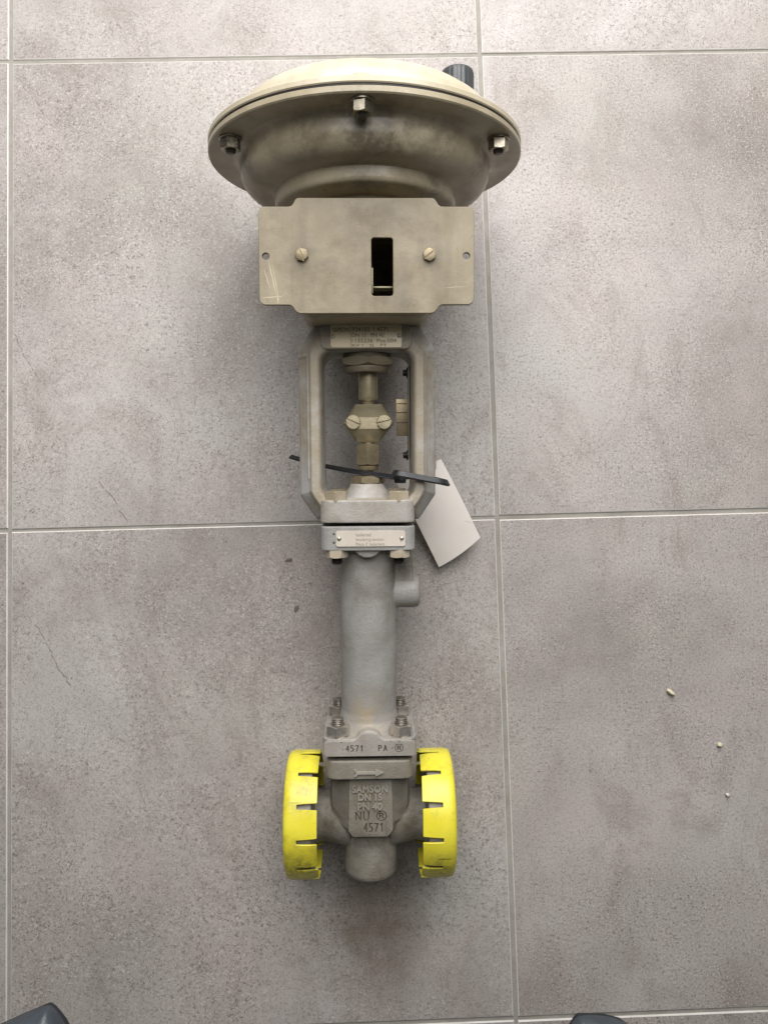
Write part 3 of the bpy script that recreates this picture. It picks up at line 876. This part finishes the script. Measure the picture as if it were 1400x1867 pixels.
# flow arrow cast on the flange
bm = bmesh.new()
prism(bm, [(-9.6, 49.9), (4.6, 49.9), (4.6, 51.6), (11.0, 49.0), (4.6, 46.2), (4.6, 47.9), (-9.2, 47.9), (-11.0, 46.0), (-12.2, 46.4), (-10.8, 49.0), (-12.2, 51.4), (-11.0, 51.8)], 35.4, 37.4, 0.6)
V("flow_arrow", bm, M_lit_relief, body)
# flat pad with raised and stamped characters
bm = bmesh.new()
prism(bm, fillet([(-16.6, 42.5), (18.0, 42.5), (18.4, -1.5), (14.5, -6.9), (-14, -6.9), (-17.2, -2)], [0, 0, 2, 2, 2, 2]), 20, PZ, 0.6)
c = bmesh.new()
ring_bm(c, 9.3, 10.0, 3.4, 4.3, PZ-1.1, PZ+1)
pm = stamp(cut(tomesh("lettering_pad", bm, 25), c), [("NU", -11.2, -0.9, 6.6, 13.2), ("R", 7.8, 11.0, 7.9, 12.1), ("4571", -4.8, 10.6, -3.0, 3.8)], PZ, 1.15)
pad = V("lettering_pad", grime(pm, PZ), [M_body, M_packed], body)
bm = bmesh.new()
for k, (dx, dy) in enumerate(((0, 0), (0.32, 0), (-0.32, 0), (0, 0.22), (0, -0.22))):
    e = 0.012*k
    merge(bm, texts([("SAMSON", -13.9+dx, 14.1+dx, 30.0+dy, 35.8+dy, PZ-0.5, PZ+1.2+e, 1.1), ("DN 15", -9.2+dx, 9.6+dx, 23.3+dy, 28.8+dy, PZ-0.5, PZ+1.2+e), ("PN 40", -9.6+dx, 9.6+dx, 15.4+dy, 21.2+dy, PZ-0.5, PZ+1.2+e)]))
V("raised_lettering", tomesh("raised_lettering", bm, 20), M_lit_relief, body)

# --- yellow end caps pressed over the pipe flanges
def cap_mesh(s, seed):
    rnd = random.Random(seed)
    bm = bmesh.new()
    rc = 51.0
    NS, M = 12, 8
    prof = [(rc*0.0+0.5, 68.4), (rc*0.55, 68.4), (rc-5, 68.4), (rc-2.6, 67.8), (rc-1.0, 66.5), (rc-0.2, 64.2), (rc, 61), (rc, 57.4)]
    skirt = [57.4, 53.5, 49, 45, 41.4]
    grid = []
    for k in range(NS):
        base = math.radians(30*k)
        tilt = rnd.uniform(-0.6, 0.9); sk = rnd.uniform(-0.25, 0.25)
        for m in range(M+1):
            f = m/M
            half0 = math.radians(30)/2; gap0 = 1.7/rc
            col = []
            a = base+gap0+(2*half0-2*gap0)*f
            for (r, x) in prof: col.append((r, x, a))
            for i, x in enumerate(skirt[1:], 1):
                q = i/(len(skirt)-1)
                g = gap0+q*0.9/rc*(1.0+sk)
                aa = base+g+(2*half0-2*g)*f + sk*0.012*q
                r = rc-(1.2+tilt)*q*q + 0.9*(abs(f-0.5)*2)**2*q*(0.5+sk)
                col.append((r, x+ (0.5*sk*(f-0.5)*q*4), aa))
            grid.append(col)
    vs = [[bm.verts.new((s*x, r*math.sin(a), r*math.cos(a))) for r, x, a in col] for col in grid]
    nc = len(vs); npf = len(prof)
    for i in range(nc):
        j = (i+1) % nc
        last = (i % (M+1)) == M
        for k in range(len(vs[0])-1):
            if last and k >= npf-1: continue
            q = (vs[i][k], vs[j][k], vs[j][k+1], vs[i][k+1])
            bm.faces.new(q if s > 0 else tuple(reversed(q)))
    bm.faces.new([v[0] for v in vs])
    bmesh.ops.recalc_face_normals(bm, faces=list(bm.faces))
    me = tomesh("end_cap", bm, 0)
    r = evaluated(me, [('SOLIDIFY', dict(thickness=1.5*MM, offset=-1.0)), ('BEVEL', dict(width=0.3*MM, segments=1, limit_method='ANGLE', angle_limit=0.9))])
    finish(r, 40)
    return r
capl = V("end_cap", cap_mesh(-1, 3), M_yellow, None, "scuffed yellow plastic cap on the left pipe flange")
capr = V("end_cap", cap_mesh(1, 5), M_yellow, None, "yellow plastic cap with a dark sawn line, on the right pipe flange")
def saw_line(parent, xa, xb, deg, wd, mat, step):
    bm = bmesh.new()
    n = int(abs(xb-xa)/step); prev = None
    for k in range(n+1):
        x = xa+(xb-xa)*k/n
        an = math.radians(deg)+random.uniform(-0.004, 0.004)+(0.006 if k % 2 else -0.006)
        h = wd*(0.5 if k % 2 else 1.0)/51.2*math.sin(math.pi*(k+0.4)/(n+0.8))
        pts = [(x, r*math.sin(an+q), r*math.cos(an+q)) for r, q in ((51.12, -h), (51.12, h), (50.6, h), (50.6, -h))]
        q = [bm.verts.new(p) for p in pts]
        if prev:
            for i in range(4): bm.faces.new((prev[i], prev[(i+1) % 4], q[(i+1) % 4], q[i]))
        prev = q
    V("saw_mark", bm, mat, parent)
saw_line(capr, 53, 63.5, -18.5, 0.42, M_sawdark, 0.9)
saw_line(capl, -63.5, -54, 33.5, 0.30, M_sawpale, 0.8)

# ------------------------------------------------------------------ cable tie and tag
tie = bpy.data.objects.new("cable_tie", None); COL.objects.link(tie)
tie.matrix_world = valve.matrix_world.copy()
tag(tie, "black nylon cable tie looped round the right leg of the valve yoke", "cable tie")
bm = bmesh.new()
path = [(-67, 299, -44), (-58, 296.5, -40), (-46, 293.6, -31), (-33.3, 290.6, -14), (-20, 288.2, -2), (-6.7, 286.0, 7.5), (6, 284.0, 9.6), (18, 282.4, 10), (28, 280.6, 11)]
ribbon(bm, path, [(0.1, 0.75, 0.66)]*len(path), 5.0, 1.6)
obj("strap_tail", bm, M_black, tie)
bm = bmesh.new()
path = [(26, 281, 11), (21.5, 283.6, 16), (20.4, 285.2, 24), (23.5, 285.3, 29.6), (34, 283.2, 31.6), (48, 280.4, 31.8), (58, 278.6, 31), (62.6, 277.6, 27), (63, 277.2, 18), (61, 277.6, 0), (57.5, 278.4, -22), (50, 279.6, -29.6), (38, 281.4, -30.5), (30.5, 281.6, -24), (28.5, 281.2, -8), (27.5, 281, 4)]
nr = [(-1, 0.2, 0.2), (-1, .2, 0), (-1, 0.5, 0.3), (-.4, 0.6, 0.8), (0, 0.62, 0.8), (0, 0.62, 0.8), (.2, 0.6, 0.8), (.8, 0.5, 0.4), (1, 0.4, 0), (1, 0.2, 0), (.8, 0, -.5), (.2, 0, -1), (-.2, 0, -1), (-1, 0, -.3), (-1, 0, 0), (-1, 0, 0)]
ribbon(bm, path, nr, 5.4, 2.0)
obj("strap_loop", bm, M_black, tie)
bm = bmesh.new()
box(bm, 21.5, 31.0, 277.0, 285.4, 5.5, 12.5, 1.2)
obj("tie_head", bm, M_black, tie)

bm = bmesh.new()
BR, BL, TL, TR = Vector((431.4, -468.7, 15)), Vector((393.3, -494.6, 9)), Vector((355.8, -417.1, 27)), Vector((396.8, -397.2, 27))
NU_, NV_ = 10, 18
g = []
for j in range(NV_+1):
    row = []
    for i in range(NU_+1):
        u, v = i/NU_, j/NV_
        p = (BL*(1-u)+BR*u)*(1-v)+(TL*(1-u)+TR*u)*v
        bow = 4*u*(1-u)*(1-v)
        p = p+Vector((0.55, -0.83, 0))*1.6*bow+Vector((0, 0, 3.5*math.sin(math.pi*v)+1.5*bow))
        row.append(bm.verts.new(p))
    g.append(row)
for j in range(NV_):
    for i in range(NU_):
        bm.faces.new((g[j][i], g[j][i+1], g[j+1][i+1], g[j+1][i]))
me = evaluated(tomesh("card_tag", bm, 0), [('SOLIDIFY', dict(thickness=0.5*MM, offset=0))])
finish(me, 40)
ct = obj("card_tag", me, M_tag)
tag(ct, "blank ivory card tag hanging from the black cable tie behind the yoke", "tag")

# ------------------------------------------------------------------ shoes at the lower edge
def shoe(name, toe, heading, side, label):
    """toe: tip of the big toe; heading: way the toe points; side: +1 right foot, -1 left foot"""
    root = bpy.data.objects.new(name, None); COL.objects.link(root)
    d = Vector((math.cos(heading), math.sin(heading), 0)); s = Vector((d.y, -d.x, 0))*side   # s looks to the little toe
    root.location = Vector((toe[0], toe[1], 0))*MM-d*0.14
    o0 = root.location/MM
    tag(root, label, "shoe", "shoes of the person taking the photo")
    #   back, inner edge, outer edge, height
    secs = [(0, -1, 3, 12), (3, -5, 12 if side < 0 else 24, 17), (8, -9, 27 if side < 0 else 38, 22), (15, -14, 46, 28), (26, -19, 62, 35), (45, -21, 74, 42), (70, -20, 80, 48), (100, -16, 84, 58), (135, -8, 82, 78), (170, 0, 78, 96), (220, 4, 72, 104), (268, 8, 66, 104), (286, 16, 58, 92)]
    bm = bmesh.new(); n = 20
    rings = []
    for b, i0, i1, h in secs:
        c = (i0+i1)/2; hw = (i1-i0)/2
        ring = []
        for k in range(n):
            a = 2*math.pi*k/n
            x = math.cos(a); z = math.sin(a)
            x = math.copysign(abs(x)**0.75, x)
            zz = 8+max(0.0, z)**0.8*(h-8) if z > 0 else 6
            ridge = 1.0 if z <= 0 else (1+0.10*math.exp(-((x+0.55)/0.25)**2))
            ring.append(Vector((toe[0], toe[1], 0))-d*b+s*(c+hw*x)+Vector((0, 0, zz*ridge))-o0)
        rings.append(ring)
    loft(bm, rings)
    me = evaluated(tomesh("upper", bm, 0), [('SUBSURF', dict(levels=2))]); finish(me, 60)
    obj("upper", me, M_shoe, root)
    bm = bmesh.new()
    poly = [(b+2.5, i0+1, i1-1) for b, i0, i1, h in secs]
    pts = [Vector((toe[0], toe[1], 0))-d*(b-1)+s*i1-o0 for b, i0, i1 in poly]+[Vector((toe[0], toe[1], 0))-d*(b-1)+s*i0-o0 for b, i0, i1 in reversed(poly)]
    loft(bm, [[(p.x, p.y, z) for p in pts] for z in (0.4, 11)])
    obj("sole", bm, M_sole, root)
shoe("shoe", (38, -868), math.radians(92), -1, "slate blue shoe toe at the bottom left corner of the picture")
shoe("shoe", (505, -895.5), math.radians(94), 1, "slate blue shoe toe on the tile joint at the bottom right")

# ------------------------------------------------------------------ crumbs and dirt on the tiles
def crumb(name, x, y, rx, ry, rz, rot, mat, label, cat, group=None, sub=2):
    bm = bmesh.new()
    bmesh.ops.create_icosphere(bm, subdivisions=sub, radius=1)
    rnd = random.Random(int(x*7+y))
    for v in bm.verts:
        k = rnd.uniform(0.78, 1.12)
        v.co = Vector((v.co.x*rx*k, v.co.y*ry*k, v.co.z*rz*k))
    bm.transform(Matrix.Rotation(rot, 4, 'Z'))
    lo = min(v.co.z for v in bm.verts)
    for v in bm.verts: v.co.z -= lo
    o = obj(name, bm, mat)
    o.location = (x*MM, y*MM, 0.0001)
    tag(o, label, cat, group)
crumb("crumb", 603.5, -615.5, 5.2, 2.0, 2.2, -0.7, M_crumb, "long pale cream crumb lying on the right tile, uppermost of the crumbs", "crumb", "crumbs on the right tile")
crumb("crumb", 646.3, -664.5, 2.7, 2.3, 2.2, 0.2, M_crumb, "round yellowish crumb between the long crumb and the white one", "crumb", "crumbs on the right tile")
crumb("crumb", 651.3, -709.9, 1.9, 1.8, 1.8, 0.2, M_crumbw, "tiny white crumb on the right tile, lowest of the crumbs", "crumb", "crumbs on the right tile")
crumb("dirt_flake", 256, -484, 3.4, 1.6, 0.6, 0.1, M_flake, "dark brown dirt flake beside the flanges of the valve", "dirt", "dirt flakes left of the valve")
crumb("dirt_flake", 261.6, -529, 1.8, 3.2, 0.5, -0.5, M_flake, "small brown dirt flake left of the grey insulating pipe", "dirt", "dirt flakes left of the valve")
